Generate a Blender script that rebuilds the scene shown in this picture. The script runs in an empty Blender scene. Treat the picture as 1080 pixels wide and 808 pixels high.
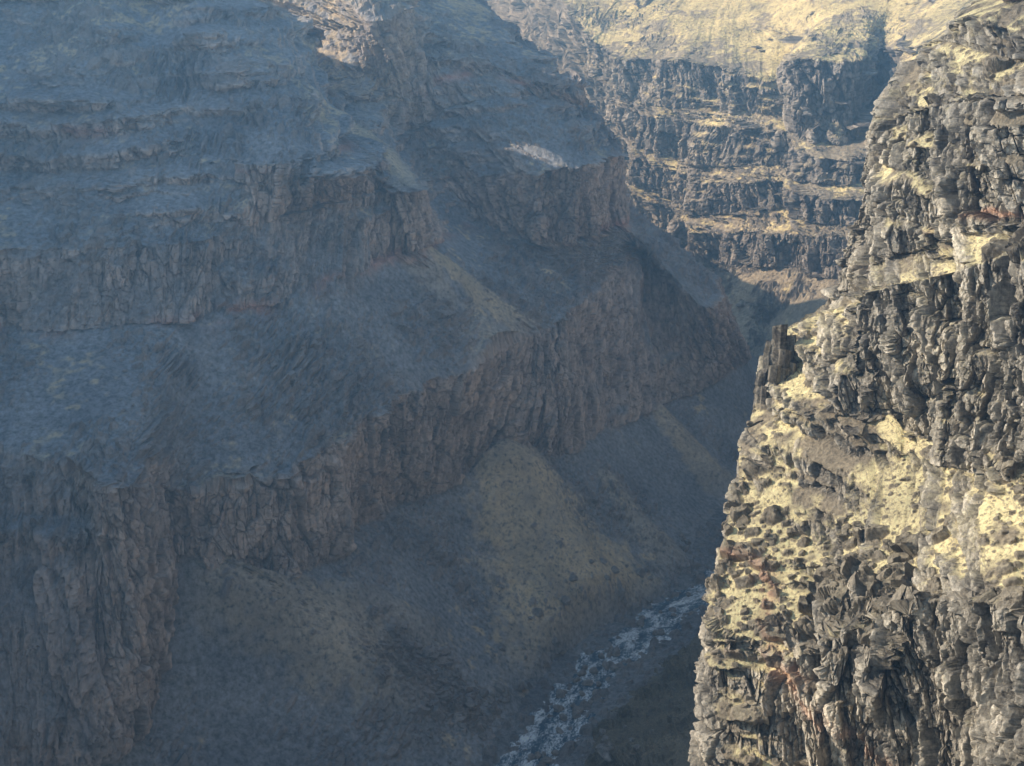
import bpy, math, time
import numpy as np
from mathutils import Vector
F32=np.float32
# Survey helper: contour points of the canyon are given as a sight bearing from the viewpoint plus a true
# elevation (z) or northing (y); the result is an ordinary world position on a continuous terrain sheet.
PITCH=math.radians(19); FOC=1080/2/math.tan(math.radians(20))
cp,sp=math.cos(PITCH),math.sin(PITCH)
def P(px,py,z=None,y=None):
    a=(px-540)/FOC; b=(py-404)/FOC
    d=(a, cp-b*sp, -sp-b*cp)
    t = z/d[2] if z is not None else y/d[1]
    return (d[0]*t,d[1]*t,d[2]*t)
# ---------------- noise ----------------
def h3(ix,iy,iz,seed):
    with np.errstate(over='ignore'):
        h=ix.astype(np.int64).astype(np.uint32)*np.uint32(374761393)+iy.astype(np.int64).astype(np.uint32)*np.uint32(668265263)+iz.astype(np.int64).astype(np.uint32)*np.uint32(2246822519)+np.uint32((seed*3266489917)&0xffffffff)
        h=(h^(h>>np.uint32(15)))*np.uint32(2246822519)
        h=(h^(h>>np.uint32(13)))*np.uint32(3266489917)
        h=h^(h>>np.uint32(16))
    return h.astype(F32)/F32(4294967296.0)
def vn(x,y,z,seed):
    ix=np.floor(x);iy=np.floor(y);iz=np.floor(z)
    fx=x-ix;fy=y-iy;fz=z-iz
    fx=fx*fx*(3-2*fx);fy=fy*fy*(3-2*fy);fz=fz*fz*(3-2*fz)
    def H(a,b,c): return h3(ix+a,iy+b,iz+c,seed)
    c00=H(0,0,0)*(1-fx)+H(1,0,0)*fx
    c10=H(0,1,0)*(1-fx)+H(1,1,0)*fx
    c01=H(0,0,1)*(1-fx)+H(1,0,1)*fx
    c11=H(0,1,1)*(1-fx)+H(1,1,1)*fx
    return ((c00*(1-fy)+c10*fy)*(1-fz)+(c01*(1-fy)+c11*fy)*fz)*2-1
def fbm(x,y,z,octv,seed,gain=0.5):
    r=np.zeros(np.broadcast(x,y,z).shape,F32);a=1.0;tot=0
    x=np.asarray(x,F32)+r;y=np.asarray(y,F32)+r;z=np.asarray(z,F32)+r
    for i in range(octv):
        r+=a*vn(x,y,z,seed+i*17);tot+=a;a*=gain
        x=x*2.03+13.1;y=y*2.03+7.7;z=z*2.03+3.3
    return r/tot*1.6
def worley(s,t,seed,jit=0.9,cheb=False):
    i=np.floor(s);j=np.floor(t)
    f1=np.full(s.shape,9,F32);f2=np.full(s.shape,9,F32);cid=np.zeros(s.shape,F32);DX=np.zeros(s.shape,F32);DT=np.zeros(s.shape,F32);C2=np.zeros(s.shape,F32)
    zz=np.zeros_like(i)
    for a in(-1,0,1):
        for b in(-1,0,1):
            ci=i+a;cj=j+b
            r1=h3(ci,cj,zz,seed);r2=h3(ci,cj,zz,seed+5)
            dx=ci+.5+(r1-.5)*jit-s;dt=cj+.5+(r2-.5)*jit-t
            if cheb: d=np.maximum(np.abs(dx),np.abs(dt))*.85+.15*(np.abs(dx)+np.abs(dt))
            else: d=np.hypot(dx,dt)
            m=d<f1
            f2=np.where(m,f1,np.minimum(f2,d))
            cid=np.where(m,(r1*7.13+r2*3.77)%1.0,cid);C2=np.where(m,(r1*23.7+r2*11.9)%1.0,C2)
            DX=np.where(m,dx,DX);DT=np.where(m,dt,DT)
            f1=np.where(m,d,f1)
    return f1,f2,cid,C2,DX,DT
def ss(a,b,x):
    t=np.clip((x-a)/(b-a),0,1);return t*t*(3-2*t)
def normals(Pg):
    du=np.gradient(Pg,axis=1);dv=np.gradient(Pg,axis=0)
    n=np.cross(du,dv);n/=np.linalg.norm(n,axis=2,keepdims=True)+1e-9
    if n[...,2].mean()<0:n=-n
    return n
def interp_u(G,useg):
    K,M,_=G.shape
    T=np.zeros_like(G)
    T[:,1:-1]=(G[:,2:]-G[:,:-2])*.5
    T[:,0]=G[:,1]-G[:,0];T[:,-1]=G[:,-1]-G[:,-2]
    seg=np.linalg.norm(G[:,1:]-G[:,:-1],axis=2)
    lim=np.full((K,M),1e9);lim[:,:-1]=np.minimum(lim[:,:-1],seg);lim[:,1:]=np.minimum(lim[:,1:],seg)
    ln=np.linalg.norm(T,axis=2)+1e-9
    T*=np.minimum(1,1.1*lim/ln)[...,None]
    out=[]
    for i in range(M-1):
        t=np.linspace(0,1,useg[i],endpoint=False)[None,:,None]
        a,b=G[:,i:i+1],G[:,i+1:i+2];ta,tb=T[:,i:i+1],T[:,i+1:i+2]
        out.append((2*t**3-3*t**2+1)*a+(t**3-2*t**2+t)*ta+(-2*t**3+3*t**2)*b+(t**3-t**2)*tb)
    out.append(G[:,-1:])
    return np.concatenate(out,1)
def mesh_grid(name,Pg,attrs,mat,smooth=False):
    NV,NU,_=Pg.shape
    me=bpy.data.meshes.new(name)
    me.vertices.add(NV*NU);me.vertices.foreach_set('co',Pg.astype(F32).ravel())
    idx=np.arange(NV*NU,dtype=np.int32).reshape(NV,NU)
    q=np.stack([idx[:-1,:-1],idx[:-1,1:],idx[1:,1:],idx[1:,:-1]],-1).reshape(-1,4)
    nq=len(q)
    me.loops.add(nq*4);me.loops.foreach_set('vertex_index',q.ravel())
    me.polygons.add(nq);me.polygons.foreach_set('loop_start',np.arange(0,nq*4,4,dtype=np.int32))
    me.update(calc_edges=True)
    me.polygons.foreach_set('use_smooth',np.full(nq,smooth,dtype=bool))
    for k,v in attrs.items():
        if v.ndim==3:
            a=me.attributes.new(k,'FLOAT_VECTOR','POINT');a.data.foreach_set('vector',v.astype(F32).ravel())
        else:
            a=me.attributes.new(k,'FLOAT','POINT');a.data.foreach_set('value',v.astype(F32).ravel())
    ob=bpy.data.objects.new(name,me);bpy.context.collection.objects.link(ob)
    me.materials.append(mat)
    return ob
def build(name,G,useg,vseg,seed,mat,label,terr,rough,redrows=(),warp=.12,big=4.0,cells=((9,14,1.7),(3,9,.9),(1.4,4,.4)),fade=False,grassb=None,H=9.0,rocks=None,cones=(),fine=.3,fsc=2.0,ter=.9,talrow=None,nocliff=(),k2=.8,ck_=(.5,.9,.9,.3),nograssy=None,redline=(),lowdark=None,arc=True,goldspot=None):
    G=np.array(G,float)
    K=G.shape[0]
    GU=interp_u(G,useg);NU=GU.shape[1]
    mid=GU[2:K-2].mean(0)
    s=np.concatenate([[0],np.cumsum(np.linalg.norm(np.diff(mid,axis=0),axis=1))]).astype(F32)
    v=np.concatenate([np.linspace(i,i+1,n,endpoint=False) for i,n in enumerate(vseg)]+[[K-1]]).astype(F32)
    V,S=np.meshgrid(v,s,indexing='ij')
    w=warp*fbm(S/22,V*1.3,0,4,seed)*ss(0,1,V)*ss(0,1,(K-1)-V)
    W=np.clip(V+w,0,K-1-1e-4)
    i0=np.floor(W).astype(int);f=(W-i0)[...,None]
    col=np.arange(NU)[None,:]+0*i0
    Pg=(GU[i0,col]*(1-f)+GU[np.minimum(i0+1,K-1),col]*f).astype(F32)
    tt=np.concatenate([np.zeros((1,NU)),np.cumsum(np.linalg.norm(np.diff(Pg,axis=0),axis=2),axis=0)],0)
    tp=np.pad(tt,((0,0),(30,30)),mode='edge');cs_=np.cumsum(np.pad(tp,((0,0),(1,0))),axis=1)
    TT=((cs_[:,61:]-cs_[:,:-61])/61).astype(F32)
    RI=lambda a:np.interp(W,np.arange(K),a).astype(F32)
    tb=RI(terr);rg=RI(rough);gb=RI(grassb);rkk=RI(rocks)
    dist=np.linalg.norm(Pg,axis=2)
    fd=ss(8,70,dist) if fade else np.ones_like(dist)
    fd=fd*np.clip((W)/.2,0,1)
    n=normals(Pg)
    def outward(n):
        nh=n[...,:2].copy();L=np.linalg.norm(nh,axis=2)+1e-6
        return np.concatenate([nh/L[...,None],np.zeros_like(L)[...,None]],2),L
    nh,L=outward(n)
    x,y,z=Pg[...,0],Pg[...,1],Pg[...,2]
    cm=ss(talrow-.12,talrow+.06,W) if talrow else np.ones_like(W)
    for (a_,b_) in nocliff: cm=cm*(1-ss(a_,a_+.15,W)*ss(b_,b_-.15,W))
    steep=ss(.75,.35,n[...,2])*cm
    d=big*fbm(x/38,y/38,z/60,3,seed+1)*(.35+.65*steep)
    r=1-np.abs(fbm(S/16,z/60,0,3,seed+2))*2
    d+=steep*rg*2.6*(np.clip(r,-1,1))
    Pg+=nh*(d*fd)[...,None]
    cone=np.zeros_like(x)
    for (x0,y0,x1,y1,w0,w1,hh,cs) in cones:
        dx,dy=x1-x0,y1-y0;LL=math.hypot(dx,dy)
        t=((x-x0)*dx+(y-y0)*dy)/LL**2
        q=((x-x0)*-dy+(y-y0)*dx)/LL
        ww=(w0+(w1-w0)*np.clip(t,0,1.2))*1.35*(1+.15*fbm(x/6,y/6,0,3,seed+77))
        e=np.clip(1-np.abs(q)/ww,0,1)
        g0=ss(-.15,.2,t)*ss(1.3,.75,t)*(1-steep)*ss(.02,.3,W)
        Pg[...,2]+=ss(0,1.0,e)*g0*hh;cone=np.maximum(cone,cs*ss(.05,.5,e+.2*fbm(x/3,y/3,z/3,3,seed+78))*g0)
    g=fbm(S/9,V*.5,0,3,seed+3)
    Pg[...,2]+=(1-steep)*g*.9*fd*rg*(1-.7*cone)
    n=normals(Pg);nh,L=outward(n)
    x,y,z=Pg[...,0],Pg[...,1],Pg[...,2]
    tm=np.clip(tb+.8*fbm(x/30,y/30,z/14,3,seed+4),0,1)*(1-cone)
    for (hh,k) in ((H,1.0),(H*.37,k2)):
        ph=z/hh+.8*fbm(x/70,y/70,0,2,seed+6)+.15*fbm(x/6,y/6,z/6,3,seed+8)
        ph=ph-np.floor(ph)
        cot=np.clip(n[...,2]/L,0,1.5)*ss(.25,.5,L)
        off=cot*hh*(ph-ss(.55,1.0,ph))*k*ter
        Pg+=nh*(off*tm*fd)[...,None]
    n=normals(Pg);nh,L=outward(n)
    cliff=ss(.68,.42,n[...,2])*cm
    c2=cliff.copy()
    for _ in range(2):
        c2[1:-1]=(c2[:-2]+c2[1:-1]*2+c2[2:])/4;c2[:,1:-1]=(c2[:,:-2]+c2[:,1:-1]*2+c2[:,2:])/4
    cliff=c2
    x,y,z=Pg[...,0],Pg[...,1],Pg[...,2]
    wx=.5*fbm(x/5,y/5,z/9,2,seed+10)
    crack=np.zeros_like(x);dd=np.zeros_like(x);tone=np.zeros_like(x)
    for ci,(cw,ch,A) in enumerate(cells):
        f1,f2,cid,c2_,DX,DT=worley(S/cw+wx*.15,z/ch+wx*.25+S*.013,seed+int(cw*10),.95,True)
        e=ss(0.0,.09,f2-f1)
        dd+=A*((cid-.5)*1.7+(e-1)*.7)+ (c2_-.5)*1.5*DX*min(cw,5)*.8 + ((c2_*5.3)%1.0-.35)*.12*DT*min(ch,6)*.6
        tone+=(cid-.5)*(.3,.45,.6,.5)[ci]
        crack=np.maximum(crack,(1-e)*ck_[ci])
    Pg+=nh*(dd*cliff*fd)[...,None]
    rock=np.zeros_like(x)
    ti=(1-cliff)
    rdens=np.clip(.5+.9*fbm(x/25,y/25,z/25,3,seed+20),0,1)*(1-.45*cone)
    for (cw,) in ((4.2,),(2.1,),(1.1,)):
        if arc: f1,f2,cid,c2_,DX,DT=worley(S/cw+.5*wx,TT/cw,seed+31+int(cw*7),.95,True)
        else: f1,f2,cid,c2_,DX,DT=worley(x/cw+.5*wx,(y+z*.7)/cw,seed+31+int(cw*7),.95,True)
        rr=np.clip(cid-.30,0,1)*.8*rdens*rkk
        hgt=np.clip(rr-f1,0,.15)/.15*rr*cw*(.6+(c2_-.5)*2.4*DX+((c2_*5.3)%1-.5)*2.4*DT)
        hgt=np.clip(hgt,0,cw*.5)
        rock=np.maximum(rock,np.clip(hgt/(.12*cw),0,1))
        Pg+=n*(hgt*ti*fd)[...,None]
    x,y,z=Pg[...,0],Pg[...,1],Pg[...,2]
    fn=fbm(x/fsc,y/fsc,z/fsc,3,seed+40,.7)
    fr=1-2*np.abs(fbm(x/fsc*.8,y/fsc*.8,z/fsc*.8,2,seed+44,.6))
    Pg+=n*((fn+.6*fr*cliff)*fine*(.45+.55*cliff)*fd)[...,None]
    n=normals(Pg)
    x,y,z=Pg[...,0],Pg[...,1],Pg[...,2]
    flat=ss(.45,.8,n[...,2])
    gn=fbm(x/17,y/17,z/17,4,seed+50)
    gn2=fbm(x/2.5,y/2.5,z/2.5,2,seed+55)
    grass=flat*ss(-.25,.35,gn+gb+.6*gn2)*(1-.9*rock)*(1-.7*cliff)
    if nograssy: grass*=ss(nograssy[1],nograssy[0],y)
    if goldspot:
        gx,gy,gr=goldspot;m=np.exp(-((x-gx)**2+(y-gy)**2)/gr**2)*ss(5.8,6.6,W)
        grass=np.maximum(grass,m*ss(-.6,.2,gn2)*.95);cliff=cliff*(1-.75*m)
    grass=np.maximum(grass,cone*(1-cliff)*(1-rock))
    red=np.zeros_like(x)
    for (rw,wd,am) in redrows:
        red=np.maximum(red,np.exp(-((W-rw-.03*gn2)/wd)**2)*ss(.1-am*.5,.6-am*.5,fbm(S/20,z/8,rw,3,seed+60)))
    for (p0,p1,wd) in redline:
        p0=np.array(p0);p1=np.array(p1);dv_=p1-p0;t0=((Pg-p0)@dv_)/(dv_@dv_);t=np.clip(t0,0,1)
        zz=np.abs(z-(p0[2]+dv_[2]*t)-.8*fbm(S/5,0,0,3,seed+70))*(1+1.5*np.clip(n[...,2],0,1));hd=np.hypot(x-(p0[0]+dv_[0]*t),y-(p0[1]+dv_[1]*t))
        red=np.maximum(red,.62*np.exp(-(zz/wd)**2)*ss(9,4,hd)*ss(-.6,.1,fbm(S/4,z/3,0,3,seed+72)))
    crk=crack*cliff
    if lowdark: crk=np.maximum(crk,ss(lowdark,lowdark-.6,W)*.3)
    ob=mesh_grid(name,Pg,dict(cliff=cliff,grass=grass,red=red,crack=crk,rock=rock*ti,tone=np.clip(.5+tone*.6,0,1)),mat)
    ob["kind"]="structure";ob["label"]=label
    return ob,Pg,n,W
# ---------------- materials ----------------
def rockmat(name,dark,light,soil,grass,red,bump=.5,dscale=1.0,bdist=.45,rockmix=.8,gthr=.42,con=0.0):
    m=bpy.data.materials.new(name);m.use_nodes=True;nt=m.node_tree;N=nt.nodes;Lk=nt.links
    b=N['Principled BSDF'];b.inputs['Roughness'].default_value=.92
    b.inputs['Specular IOR Level'].default_value=.15
    tc=N.new('ShaderNodeTexCoord')
    def noise(sc,det,rough=.6,zs=None):
        n=N.new('ShaderNodeTexNoise');n.inputs['Scale'].default_value=sc;n.inputs['Detail'].default_value=det;n.inputs['Roughness'].default_value=rough
        if zs:
            mp=N.new('ShaderNodeMapping');mp.inputs['Scale'].default_value=(1,1,zs);Lk.new(tc.outputs['Object'],mp.inputs[0]);Lk.new(mp.outputs[0],n.inputs['Vector'])
        else:Lk.new(tc.outputs['Object'],n.inputs['Vector'])
        return n.outputs['Fac']
    def ramp(inp,stops):
        r=N.new('ShaderNodeValToRGB');e=r.color_ramp.elements
        while len(e)<len(stops):e.new(.5)
        for k,(p,c) in enumerate(stops):
            e[k].position=p;e[k].color=(*c,1) if len(c)==3 else c
        Lk.new(inp,r.inputs[0]);return r.outputs[0]
    def mix(fac,a,b_,mode='MIX'):
        x=N.new('ShaderNodeMix');x.data_type='RGBA';x.blend_type=mode
        if isinstance(fac,float):x.inputs[0].default_value=fac
        else:Lk.new(fac,x.inputs[0])
        for s_,v in((6,a),(7,b_)):
            if isinstance(v,tuple):x.inputs[s_].default_value=(*v,1)
            else:Lk.new(v,x.inputs[s_])
        return x.outputs[2]
    def attr(n_):
        a=N.new('ShaderNodeAttribute');a.attribute_name=n_;return a.outputs['Fac']
    def math_(op,a,b_):
        x=N.new('ShaderNodeMath');x.operation=op;x.use_clamp=True
        for i,v in enumerate((a,b_)):
            if isinstance(v,float):x.inputs[i].default_value=v
            else:Lk.new(v,x.inputs[i])
        return x.outputs[0]
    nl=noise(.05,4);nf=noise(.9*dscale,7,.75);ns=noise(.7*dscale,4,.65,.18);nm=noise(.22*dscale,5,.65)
    mid=tuple((a+c)/2 for a,c in zip(dark,light))
    rock=ramp(ns,[(.3+con,dark),(.52,mid),(.72-con,light)])
    rock=mix(.45,rock,ramp(nf,[(.38+con,dark),(.60-con*.3,light)]))
    rock=mix(.4,rock,ramp(attr('tone'),[(.25+con,dark),(.8-con,light)]))
    rock=mix(ramp(nm,[(.45,(0,0,0)),(.7,(.5,.5,.5))]),rock,tuple(c*1.1 for c in (light if con==0 else dark)))
    soilc=ramp(nf,[(.36,tuple(c*.5 for c in soil)),(.64,tuple(c*1.35 for c in soil))])
    base=mix(attr('cliff'),soilc,rock)
    base=mix(math_('MULTIPLY',attr('rock'),rockmix),base,mix(.5,rock,tuple(c*1.1 for c in dark)))
    gc=ramp(nf,[(.34,tuple(c*.55 for c in grass)),(.5,grass),(.68,tuple(min(1,c*1.25) for c in grass))])
    gc=mix(ramp(nm,[(.47,(0,0,0)),(.65,(.5,.5,.5))]),gc,tuple(a*.6+b_*.4 for a,b_ in zip(soil,grass)))
    gf=math_('MULTIPLY',attr('grass'),ramp(nf,[(gthr,(.1,.1,.1)),(gthr+.1,(1,1,1))]))
    base=mix(gf,base,gc)
    base=mix(math_('MULTIPLY',attr('red'),.8),base,mix(nf,tuple(c*.6 for c in red),tuple(c*1.3 for c in red)))
    base=mix(math_('MULTIPLY',attr('crack'),.75),base,tuple(c*.3 for c in dark))
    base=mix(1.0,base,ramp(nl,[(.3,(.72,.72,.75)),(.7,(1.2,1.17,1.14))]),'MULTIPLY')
    Lk.new(base,b.inputs['Base Color'])
    bp=N.new('ShaderNodeBump');bp.inputs['Strength'].default_value=bump;bp.inputs['Distance'].default_value=bdist
    Lk.new(nf,bp.inputs['Height']);Lk.new(bp.outputs[0],b.inputs['Normal'])
    return m
mL=rockmat('shaded_basalt',(.17,.155,.15),(.95,.80,.69),(.37,.39,.42),(.74,.62,.43),(.76,.46,.36),.9,.65,.85,.6,.36)  # albedo lifted and talus blued to imitate skylight fill and haze
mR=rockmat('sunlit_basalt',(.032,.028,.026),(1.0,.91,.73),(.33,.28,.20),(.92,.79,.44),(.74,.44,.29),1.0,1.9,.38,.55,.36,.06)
mF=rockmat('far_basalt',(.05,.055,.07),(.74,.74,.72),(.44,.42,.35),(.88,.81,.48),(.36,.24,.17),.7,.5,.9,.8,.36,.04)

# ---------------- LEFT WALL ----------------
cols=[]  # last point per column
cols.append([(-95,0,-242),(-120,10,-215),(-150,20,-190),(-165,25,-135),(-215,40,-115),(-222,42,-92),(-250,50,-78),(-256,52,-58),(-290,60,-20),(-360,80,25)])
cols.append([(-68,150,-242),(-100,165,-215),(-130,180,-190),(-140,185,-135),(-185,225,-116),(-192,230,-94),(-205,285,-78),(-212,295,-57),(-240,340,-20),(-340,370,35)])
cols.append([(-38,230,-242),P(-20,900,-220),P(-20,830,-203),P(-20,480,-136),P(-20,352,-118),P(-20,268,-97),P(-20,190,-82),P(-20,112,-62),P(-20,0,-33),(-290,500,60)])
cols.append([(-24,270,-242),P(110,865,-224),P(90,805,-207),P(80,487,-138),P(100,345,-118),P(100,262,-97),P(100,187,-82),P(100,110,-62),P(80,0,-33),(-270,530,60)])
cols.append([P(490,840,-242),P(240,808,-224),P(158,745,-209),P(132,512,-141),P(180,338,-118),P(180,255,-97),P(180,192,-83),P(180,150,-73),P(150,0,-34),(-260,560,60)])
cols.append([P(520,810,-242),None,P(182,590,-177),P(178,515,-155),P(220,332,-118),P(220,248,-97),P(230,188,-83),P(230,165,-77),P(200,5,-35),(-250,570,50)])
cols.append([P(545,770,-242),None,P(268,615,-186),P(262,512,-157),P(270,322,-118),P(270,235,-96),P(280,193,-84),P(280,172,-78),P(240,10,-37),(-240,578,32)])
cols.append([P(560,750,-242),None,P(345,592,-188),P(342,470,-153),P(320,308,-117),P(320,222,-95),P(320,192,-84),P(325,166,-77),P(285,8,-38),(-225,588,5)])
cols.append([P(575,730,-242),None,P(410,545,-192),P(410,428,-151),P(365,292,-116),P(365,208,-94),P(358,186,-84),P(345,150,-77),P(308,20,-44),(-208,602,-28)])
cols.append([P(592,705,-242),None,P(470,517,-194),P(480,393,-150),P(405,276,-116),P(402,200,-94),P(390,170,-84),P(350,128,-76),P(310,36,-51),(-195,622,-50)])
cols.append([P(640,668,-242),None,P(540,476,-192),P(562,352,-151),P(442,263,-115),P(432,198,-93),P(408,166,-85),P(354,116,-77),P(315,38,-56),(-182,645,-56)])
cols.append([P(680,645,-242),None,P(590,482,-200),P(597,335,-150),P(490,235,-123),P(455,190,-107),P(430,140,-90),P(418,90,-71),P(402,20,-44),(-125,640,2)])
cols.append([P(722,622,-242),None,P(640,456,-205),P(640,290,-149),P(588,255,-130),P(588,180,-100),P(520,100,-76),P(480,60,-62),P(440,0,-42),(-100,740,5)])
cols.append([P(765,565,-242),None,P(700,425,-210),P(695,270,-152),P(641,240,-130),P(635,165,-100),P(606,115,-85),P(598,98,-77),P(545,45,-60),(-40,740,-25)])
cols.append([P(800,505,-242),None,P(765,393,-208),P(738,322,-168),(50,602,-132),(45,606,-100),(30,625,-86),(25,630,-78),(0,670,-66),(-50,760,-45)])
cols.append([(138,670,-242),(122,655,-225),(112,650,-208),(92,640,-166),(45,655,-130),(38,658,-112),(20,668,-102),(14,672,-96),(-20,710,-85),(-80,790,-68)])
cols.append([(95,790,-242),(75,765,-225),(62,750,-208),(50,735,-178),(15,740,-152),(8,745,-132),(-15,750,-122),(-20,755,-116),(-60,780,-105),(-120,830,-88)])
cols.append([(-20,960,-242),(-35,955,-225),(-48,950,-208),(-60,950,-178),(-80,955,-155),(-85,958,-138),(-100,962,-125),(-105,965,-118),(-130,975,-106),(-160,985,-92)])
cols.append([(-330,1120,-242),(-335,1110,-225),(-340,1100,-208),(-345,1095,-160),(-355,1085,-130),(-358,1080,-110),(-365,1075,-100),(-370,1072,-95),(-390,1065,-88),(-420,1060,-75)])
for c in cols:
    if c[1] is None:
        a=np.array(c[0]);b=np.array(c[2]);m=a*.5+b*.5;m[2]-=3.5;c[1]=tuple(m)
    r=c[-1];c.append((r[0]-250,r[1]+30,r[2]+2))
GL=np.array(cols).transpose(1,0,2)
useg=[20,60,80,90,90,100,90,90,90,90,100,100,100,100,70,40,20,12]
vseg=[110,110,160,150,110,80,70,140,90,20]
c1a=cols[10][2]
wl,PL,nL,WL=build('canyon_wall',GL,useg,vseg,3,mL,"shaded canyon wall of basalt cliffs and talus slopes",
 terr=[-.6,-.6,-.3,-.25,-.35,.25,.5,.65,.4,.2,0],rough=[.5,.8,1.1,.9,1.1,1.0,1.2,1.3,1.3,.6,.2],goldspot=(-78,590,38),
 redrows=((4.0,.07,.8),(6.6,.12,-.1)),warp=.08,big=3.6,cells=((8.5,20,1.2),(2.7,9,.95),(1.4,4,.6)),talrow=2.0,nocliff=((3.08,3.92),),ck_=(.3,.6,.8),
 grassb=[-.9,-.8,-.8,-.7,-.6,-.6,-.6,-.5,-.3,0,0],rocks=[1.6,1.5,1,1.6,1.8,1.5,1.5,1.7,1.7,1,1],ter=1.0,H=10,k2=.35,
 cones=((c1a[0]-3,c1a[1]-1,35,427,17,44,13,1),(-90,358,-34,366,6,13,9,.6),(-34,482,8,491,6,9,1.5,1),(-68,532,-30,474,6,9,1.5,1),(34,508,60,480,5,10,5,.5),(60,578,90,548,6,12,5,.7),(-50,378,-22,388,4,9,4,.3)),fine=.45)  # crest cones paint pale streaks in place of grazing sun
# ---------------- RIGHT WALL ----------------
ck=[]
ck.append([(-105,-200,-242),(-60,-190,-130),(-50,-190,-80),(-45,-190,-62),(-40,-190,-40),(-30,-190,-28),(-25,-190,-12),(-15,-190,-3)])
ck.append([(-62,0,-242),(-42,0,-130),(-34,-4,-80),(-28,-6,-62),(-22,-8,-42),(-16,-10,-28),(-12,-12,-14),(-7,-14,-3)])
ck.append([(-38,90,-242),(-4,60,-125),(0,36,-80),(0,28,-62),(0,20,-42),(0,14,-28),(0,6,-14),(0,1.2,-1.8)])
ck.append([(-25,130,-242),(14,62,-125),(18,42,-82),(18,32,-62),(17,22,-42),(18,14,-30),(16,6,-14),(15,-3,-2.5)])
ck.append([(-12,170,-242),(50,98,-125),(68,110,-78),(80,118,-65),(85,120,-42),(100,125,-40),(105,128,-24),(130,140,-14)])
ck.append([(-5,215,-242),P(1100,900,y=135),P(1090,640,y=150),P(1090,502,y=168),P(1090,275,y=173),P(1090,240,y=180),P(1090,100,y=192),P(1090,8,y=210)])
ck.append([(0,260,-242),P(1010,900,y=150),P(1000,630,y=165),P(1000,490,y=186),P(1000,290,y=192),P(1000,258,y=199),P(1002,110,y=208),P(1014,32,y=224)])
ck.append([(8,300,-242),P(930,900,y=160),P(915,650,y=174),P(930,440,y=205),P(930,310,y=210),P(938,280,y=216),P(955,130,y=226),P(982,62,y=238)])
ck.append([(16,340,-242),P(850,900,y=166),P(835,690,y=180),P(850,430,y=216),P(868,345,y=231),P(900,314,y=241),P(930,185,y=244),P(962,92,y=252)])
ck.append([(28,385,-242),P(772,900,y=170),P(756,650,y=190),P(800,455,y=224),P(820,352,y=238),P(900,310,y=252),P(930,178,y=254),P(960,95,y=265)])
ck.append([(58,430,-242),(58,235,-142),(56,232,-105),(64,255,-92),(76,264,-74),(90,276,-66),(100,282,-38),(118,300,-28)])
ck.append([(100,490,-242),(125,375,-160),(132,380,-130),(140,385,-105),(150,390,-82),(158,395,-66),(168,400,-42),(190,420,-32)])
ck.append([(160,600,-242),(205,540,-170),(212,535,-140),(220,530,-115),(230,525,-90),(240,520,-75),(250,515,-50),(270,510,-34)])
ck.append([(185,700,-242),(260,650,-175),(268,645,-140),(276,640,-115),(290,635,-90),(300,630,-75),(312,620,-50),(340,610,-34)])
for k,c in enumerate(ck):
    a=np.array(c[0],float);b=np.array(c[1],float)
    m=a+(b-a)*.5;m[2]=a[2]+(b[2]-a[2])*.26
    c.insert(1,tuple(m))
    r=c[-1];c.append((r[0]+26,r[1]+(6 if r[1]>100 else -20),r[2]+16));c.append((r[0]+700,r[1]-50,r[2]+40))
for k in (0,1,2,3):
    r=ck[k][-3];ck[k][-2]=(r[0]+5,r[1]-30,r[2]);ck[k][-1]=(r[0]+400,r[1]-300,r[2])
GR=np.array(ck).transpose(1,0,2)
useg=[10,20,20,40,110,250,250,250,220,90,60,20,16]
vseg=[130,100,250,240,220,80,190,110,40,10]
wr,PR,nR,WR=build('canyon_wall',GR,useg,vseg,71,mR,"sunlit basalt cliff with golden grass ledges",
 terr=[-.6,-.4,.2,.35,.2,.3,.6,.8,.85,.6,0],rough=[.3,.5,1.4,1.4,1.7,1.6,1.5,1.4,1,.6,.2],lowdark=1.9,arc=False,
 redrows=((6.1,.025,.2),),redline=((P(770,600,y=193),P(812,700,y=180),1.1),(P(812,700,y=180),P(905,790,y=167),1.2)),warp=.22,big=4.5,
 cells=((4.6,12,1.35),(1.8,6.5,1.15),(.95,2.8,.65),(.55,1.1,.28)),fade=True,
 grassb=[-1,-1,-.5,-.05,.5,.3,-.1,-.2,-.1,0,0],H=6.0,rocks=[2,2,1.3,1.6,1.5,1.7,1.8,1.6,1.4,1,1],fine=.20,fsc=1.0,ter=.85,k2=.5)
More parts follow.
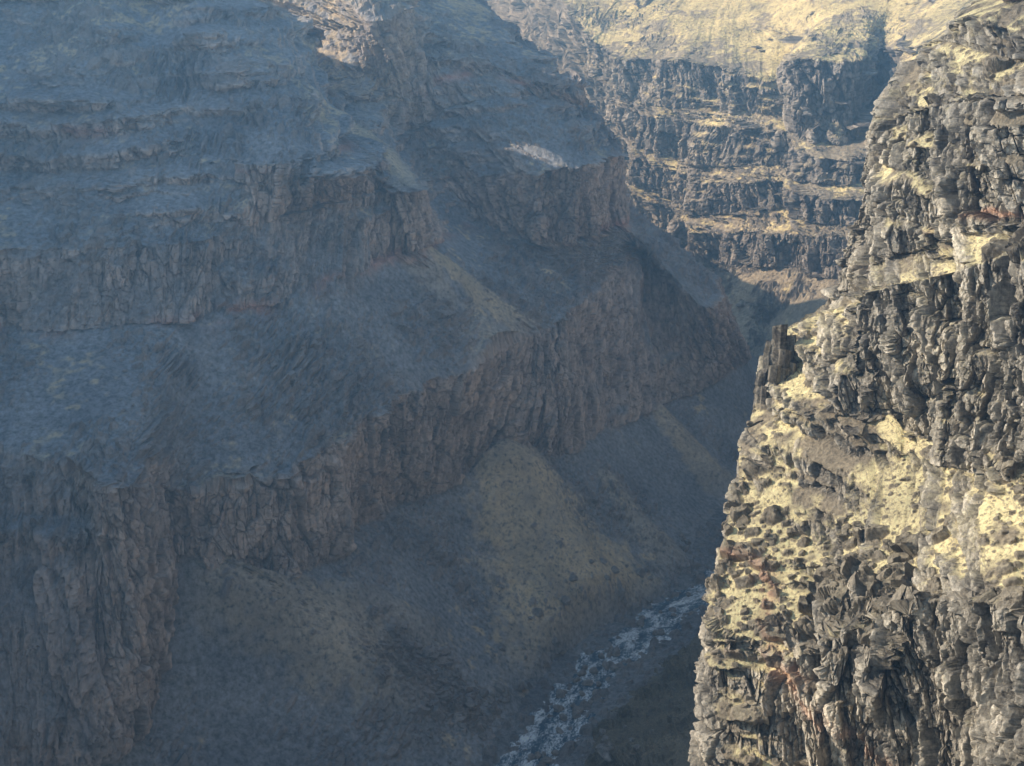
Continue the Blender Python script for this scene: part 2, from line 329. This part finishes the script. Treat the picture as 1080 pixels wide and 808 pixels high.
# ---------------- rock spire on the ledge ----------------
def spire(cx,cy,z0,seed):
    rng=np.random.default_rng(seed)
    vs=[];fs=[];tn=[];cr=[]
    specs=[(0,0,1.7,14.2),(1.6,.3,1.5,12.2),(-1.5,.5,1.4,11.0),(.6,-1.5,1.5,10.4),(-1.0,-1.6,1.3,7.8),(2.6,-1.2,1.2,8.2),(-2.6,-.6,1.2,6.5),(3.2,.8,1.2,6.4),(.9,1.7,1.4,12.9),(1.9,-2.2,1.1,5.2),(-2.2,-2.2,1.1,4.2),(-.3,-2.8,1.1,4.8)]
    for (ox,oy,r,h) in specs:
        ns_=int(rng.integers(5,7));a0=rng.uniform(0,6.28);ang=a0+np.arange(ns_)*2*np.pi/ns_+rng.uniform(-.25,.25,ns_)
        rr=r*rng.uniform(.8,1.2,ns_);lean=rng.uniform(-.05,.05,2)
        lv=[0]
        while lv[-1]<h-1.2: lv.append(lv[-1]+rng.uniform(1.2,3.2))
        lv[-1]=h
        tcol=rng.uniform(.1,.45);slant=rng.uniform(-.5,.5,2)
        rings=[]
        for li,zz in enumerate(lv):
            sc=1-.28*zz/h
            for rep in (0,1):
                if rep==1 and (li==0 or li==len(lv)-1): continue
                sh=rng.uniform(-.14,.14,2);s2=sc*(1+rng.uniform(-.09,.09))
                ring=[]
                for k in range(ns_):
                    px=np.cos(ang[k])*rr[k]*s2+sh[0];py=np.sin(ang[k])*rr[k]*s2+sh[1]
                    zt=zz+(slant[0]*px+slant[1]*py if li==len(lv)-1 else rng.uniform(-.12,.12))+(.04 if rep else 0)
                    ring.append(len(vs));vs.append((cx+ox+px+lean[0]*zz,cy+oy+py+lean[1]*zz,z0+zt));tn.append(tcol+rng.uniform(-.15,.15));cr.append(.75 if rep else .35)
                rings.append(ring)
        for a,b in zip(rings[:-1],rings[1:]):
            for k in range(ns_):
                fs.append((a[k],a[(k+1)%ns_],b[(k+1)%ns_],b[k]))
        fs.append(tuple(rings[-1]))
    me=bpy.data.meshes.new('rock_spire');me.from_pydata(vs,[],fs);me.update()
    for nm,vv in (('cliff',np.ones(len(vs))),('tone',np.array(tn)),('crack',np.array(cr)*.8)):
        a=me.attributes.new(nm,'FLOAT','POINT');a.data.foreach_set('value',np.asarray(vv,F32))
    me.materials.append(mR)
    o=bpy.data.objects.new('rock_spire',me);bpy.context.collection.objects.link(o)
    o["label"]="dark blocky basalt spire standing on a grassy cliff ledge";o["category"]="rock"
b0=P(818,416,y=226.5)
spire(b0[0],b0[1],b0[2]-2,7)
# ---------------- FAR WALL ----------------
base=[(-500,1900,-215),(-110,1500,-215),(20,1220,-215),(78,990,-215),(110,935,-218),P(740,285,y=872),P(800,280,y=815),P(838,282,y=795),P(862,292,y=768),P(920,300,y=742),P(960,300,y=750),(245,705,-200),(300,660,-200),(420,600,-200)]
top=[(-500,2000,-30),P(510,-80,y=1650),P(572,-60,y=1330),P(608,18,y=1090),P(650,58,y=1000),P(730,62,y=940),P(800,78,y=905),P(826,80,y=900),P(842,62,y=832),P(912,66,y=822),P(925,50,y=880),P(965,50,y=820),(330,750,-52),(460,680,-50)]
prof=[(0,0),(.04,.20),(.28,.27),(.33,.44),(.52,.50),(.57,.70),(.78,.76),(1.0,1.0)]
prow=[(0,0),(.04,.20),(.30,.25),(.34,.38),(.58,.42),(.63,.55),(.92,.60),(1.0,1.0)]
tsm=np.array(top,float)
for _ in range(2):
    q=tsm.copy();q[4:-1]=(tsm[3:-2]+2*tsm[4:-1]+tsm[5:])/4;tsm=q
cf=[]
for k,(b,t) in enumerate(zip(base,top)):
    b=np.array(b);t=np.array(t);c=[]
    c.append((b[0]-32,b[1]-48,-242.0))
    for (h,v) in (prow if k in (8,9) else prof):
        q=b+(t-b)*h;q[2]=b[2]+(t[2]-b[2])*v;c.append(tuple(q))
    t2=tsm[k]
    c.append((t2[0]+24,t2[1]+90,t2[2]+24));c.append((t2[0]+60,t2[1]+190,t2[2]+60));c.append((t2[0]+120,t2[1]+420,max(t2[2]+95,-5)));c.append((t2[0]+300,t2[1]+3500,30))
    cf.append(c)
GF=np.array(cf).transpose(1,0,2)
useg=[10,30,60,90,130,120,60,60,90,60,60,30,16]
vseg=[60,70,60,70,60,70,60,90,120,70,30,10]
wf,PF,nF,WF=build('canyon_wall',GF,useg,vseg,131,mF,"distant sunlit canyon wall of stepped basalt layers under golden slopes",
 terr=[-.6,0,.4,.5,.4,.5,.4,.4,.25,-.2,-.3,-1,-1],rough=[.5,.7,1.6,1.6,1.6,1.6,1.6,1.4,1,.5,.5,.5,.3],nograssy=(1080,1200),
 redrows=(),warp=.38,big=11.0,cells=((11,22,2.8),(4.2,10,1.6),(2.0,4.5,.75)),grassb=[-1.2,-.6,-.2,0,-.2,0,-.2,0,.05,.45,.45,.5,.5],H=6,rocks=[1.6,1.5,1.3,1.3,1.3,1.3,1.3,1,.8,.6,.6,.4,.4],fine=.5,ck_=(.6,1,1))
# ---------------- floor + river ----------------
rc=np.array([(-85,-150),(-78,0),(-50,110),(-28,190),(-8,290),(6,353),(22,395),(48,437),(78,470),(108,520),(135,590),(150,660),(135,780),(60,900),(-40,1020),(-120,1250),(-330,1570)],float)
RG=interp_u(np.concatenate([rc,0*rc[:,:1]],1)[None],[60]*16)[0][:,:2]
tan=np.gradient(RG,axis=0);tan/=np.linalg.norm(tan,axis=1,keepdims=True)
nr=np.stack([-tan[:,1],tan[:,0]],1)
sl=np.concatenate([[0],np.cumsum(np.linalg.norm(np.diff(RG,axis=0),axis=1))])
ac=np.linspace(-12,12,50)
A,S_=np.meshgrid(ac,sl)
RX=RG[:,0][:,None]+nr[:,0][:,None]*ac;RY=RG[:,1][:,None]+nr[:,1][:,None]*ac
rz=.3*fbm(S_/2.0,A/2.0,0,3,900)+.2*fbm(S_/6,A/3,0,2,905)
xs=np.concatenate([np.linspace(-900,-80,16,endpoint=False),np.arange(-80,190,.75),np.linspace(190,700,14)])
ys=np.concatenate([np.linspace(-300,250,16,endpoint=False),np.arange(250,700,.9),np.linspace(700,2300,40)])
X,Y=np.meshgrid(xs,ys)
dm=np.full(X.shape,1e9)
for k in range(0,len(RG),4):dm=np.minimum(dm,(X-RG[k,0])**2+(Y-RG[k,1])**2)
dm=np.sqrt(dm)+3.5*fbm(X/8,Y/8,0,3,911)
Z=-242.0+np.clip(dm-3.4,0,60)**.8*.36
rk=np.zeros(X.shape,F32)
for cw in (4.5,2.4):
    f1,f2,cid,c2_,DX,DT=worley((X/cw).astype(F32),(Y/cw).astype(F32),920+int(cw),.9,True)
    rr=np.clip(cid-.3,0,1)*.8
    hg=np.clip(rr-f1,0,.2)/.2*rr*cw*(.75+(c2_-.5)*1.4*DX);Z=Z+hg*ss(1,7,dm)+hg*.6*(1-ss(1,7,dm));rk=np.maximum(rk,np.clip(hg/.4,0,1))
Z=Z+.15*fbm(X/2,Y/2,0,2,930)
fl=mesh_grid('ground',np.stack([X,Y,Z],-1),dict(cliff=0*X,grass=0*X,red=0*X,crack=.35+0*X,rock=rk,tone=.3+0*X),mL)
fl["kind"]="structure";fl["label"]="canyon floor gravel beside the river"
def watermat():
    m=bpy.data.materials.new('river_water');m.use_nodes=True;nt=m.node_tree;N=nt.nodes;L=nt.links
    b=N['Principled BSDF']
    a=N.new('ShaderNodeAttribute');a.attribute_name='flow'
    def nz(scale,sc,det,rg,dist=0):
        mp=N.new('ShaderNodeMapping');mp.inputs['Scale'].default_value=scale;L.new(a.outputs['Vector'],mp.inputs[0])
        n=N.new('ShaderNodeTexNoise');n.inputs['Scale'].default_value=sc;n.inputs['Detail'].default_value=det;n.inputs['Roughness'].default_value=rg;n.inputs['Distortion'].default_value=dist
        L.new(mp.outputs[0],n.inputs['Vector']);return n.outputs['Fac']
    n1=nz((1.0,1.8,1),1.0,8,.85,.5);n2=nz((.12,.22,1),1.0,4,.7)
    ad=N.new('ShaderNodeMath');ad.operation='MULTIPLY_ADD';L.new(n2,ad.inputs[0]);ad.inputs[1].default_value=.8;L.new(n1,ad.inputs[2])
    mr=N.new('ShaderNodeMapRange');mr.inputs['From Min'].default_value=.86;mr.inputs['From Max'].default_value=1.0;L.new(ad.outputs[0],mr.inputs['Value'])
    mx=N.new('ShaderNodeMix');mx.data_type='RGBA';mx.inputs[6].default_value=(.03,.08,.14,1);mx.inputs[7].default_value=(.88,.94,.98,1);L.new(mr.outputs[0],mx.inputs[0])
    L.new(mx.outputs[2],b.inputs['Base Color'])
    mr2=N.new('ShaderNodeMapRange');mr2.inputs['To Min'].default_value=.15;mr2.inputs['To Max'].default_value=.8;L.new(mr.outputs[0],mr2.inputs['Value'])
    L.new(mr2.outputs[0],b.inputs['Roughness'])
    return m
rv=mesh_grid('river',np.stack([RX,RY,-240.9+rz],-1),dict(flow=np.stack([S_,A,0*A],-1)),watermat(),smooth=True)
rv["kind"]="structure";rv["label"]="narrow blue river with white rapids in shade"
# ---------------- boulders ----------------
mB=rockmat('boulder_basalt',(.12,.115,.12),(.52,.49,.46),(.2,.2,.2),(.3,.3,.2),(.3,.2,.2),.6,2.0,.3)
protos=[]
for k in range(3):
    bpy.ops.mesh.primitive_ico_sphere_add(subdivisions=4,radius=1);o=bpy.context.object
    me=o.data;co_=np.zeros(len(me.vertices)*3,F32);me.vertices.foreach_get('co',co_);co_=co_.reshape(-1,3)
    rng=np.random.default_rng(k+5)
    pl=rng.normal(size=(11,3));pl/=np.linalg.norm(pl,axis=1,keepdims=True)
    lim=rng.uniform(.55,.9,11)
    for q,l in zip(pl,lim):
        dd_=co_@q;co_-=np.clip(dd_-l,0,None)[:,None]*q
    co_*=1+.06*fbm(co_[:,0]*2,co_[:,1]*2,co_[:,2]*2,3,k)[:,None]
    me.vertices.foreach_set('co',co_.ravel());me.update()
    a=me.attributes.new('cliff','FLOAT','POINT');a.data.foreach_set('value',np.ones(len(co_),F32))
    a=me.attributes.new('tone','FLOAT','POINT');a.data.foreach_set('value',np.full(len(co_),.4,F32))
    me.materials.append(mB);protos.append(me)
    bpy.data.objects.remove(o)
rng=np.random.default_rng(11)
first=[None]
def put(loc,s,k,label,group):
    if first[0] is None:
        o=bpy.data.objects.new('boulder',protos[0]);first[0]=o
    else:
        o=first[0].copy();o.data=protos[k%3];o.name='boulder'
    bpy.context.collection.objects.link(o)
    o.location=loc
    o.scale=(s*rng.uniform(.9,1.5),s*rng.uniform(.8,1.2),s*rng.uniform(.6,.95));o.rotation_euler=(rng.uniform(-.3,.3),rng.uniform(-.3,.3),rng.uniform(0,6.28))
    o["label"]=label;o["category"]="boulder";o["group"]=group
vis=np.where((RG[:,1]>335)&(RG[:,1]<470))[0]
for k in range(46):
    i=rng.choice(vis);off=rng.uniform(-6,6);s=rng.uniform(.9,1.7)
    put((RG[i,0]+nr[i,0]*off,RG[i,1]+nr[i,1]*off,-240.7+.25*s),s,k,"dark wet basalt boulder in the river rapids","boulders along the river rapids")
def scatter(Pg,mask,n_,smin,smax,label,group):
    ii=np.argwhere(mask)
    for k in range(n_):
        a,b=ii[rng.integers(len(ii))];p=Pg[a,b]
        s=smin+(smax-smin)*rng.random()**2.2
        put((float(p[0]),float(p[1]),float(p[2])+.2*s),s,k,label,group)
x,y,z=PR[...,0],PR[...,1],PR[...,2]
scatter(PR,(WR<.9)&(y>300)&(y<400)&(x<45),60,.8,2.3,"grey basalt boulder on the shaded river bank","fallen boulders on the river banks")
x,y,z=PL[...,0],PL[...,1],PL[...,2]
scatter(PL,(WL<.55)&(WL>.03)&(y>330)&(y<500),60,.8,2.2,"grey basalt boulder at the foot of the talus","fallen boulders on the river banks")
# ---------------- haze ----------------
bpy.ops.mesh.primitive_cube_add(size=1);hz=bpy.context.object;hz.name='atmosphere'
hz.location=(0,1000,-110);hz.scale=(1400,2500,290)
hz["kind"]="structure";hz["label"]="thin blue haze filling the canyon air"
m=bpy.data.materials.new('haze');m.use_nodes=True;nt=m.node_tree;nt.nodes.clear()
o=nt.nodes.new('ShaderNodeOutputMaterial');vs=nt.nodes.new('ShaderNodeVolumeScatter')
vs.inputs['Color'].default_value=(.33,.63,1,1);vs.inputs['Density'].default_value=.0008;vs.inputs['Anisotropy'].default_value=.58
nt.links.new(vs.outputs[0],o.inputs['Volume']);hz.data.materials.append(m)
# ---------------- light ----------------
el=math.radians(28);S=Vector((-.985*math.cos(el),.17*math.cos(el),math.sin(el)))
ld=bpy.data.lights.new('sun','SUN');ld.energy=5.0;ld.angle=math.radians(.5);ld.color=(1,.98,.93)
lo=bpy.data.objects.new('sun',ld);bpy.context.collection.objects.link(lo);lo.rotation_euler=S.to_track_quat('Z','Y').to_euler()
w=bpy.data.worlds.new('World');bpy.context.scene.world=w;w.use_nodes=True
sk=w.node_tree.nodes.new('ShaderNodeTexSky');sk.sky_type='NISHITA';sk.sun_disc=False;sk.sun_elevation=el;sk.sun_rotation=math.atan2(-.985,.17)%(2*math.pi)
sk.air_density=1.5;sk.dust_density=1.0;sk.ozone_density=4.0
bg=w.node_tree.nodes['Background'];bg.inputs[1].default_value=.15;w.node_tree.links.new(sk.outputs[0],bg.inputs[0])
cd=bpy.data.cameras.new('camera');co=bpy.data.objects.new('camera',cd);bpy.context.collection.objects.link(co)
co.location=(0,0,0);co.rotation_euler=(math.radians(90)-PITCH,0,0);cd.sensor_width=36;cd.lens=18/math.tan(math.radians(20));cd.clip_end=8000;cd.clip_start=.1
bpy.context.scene.camera=co
sc=bpy.context.scene;sc.view_settings.view_transform='Standard';sc.view_settings.look='None';sc.view_settings.exposure=0
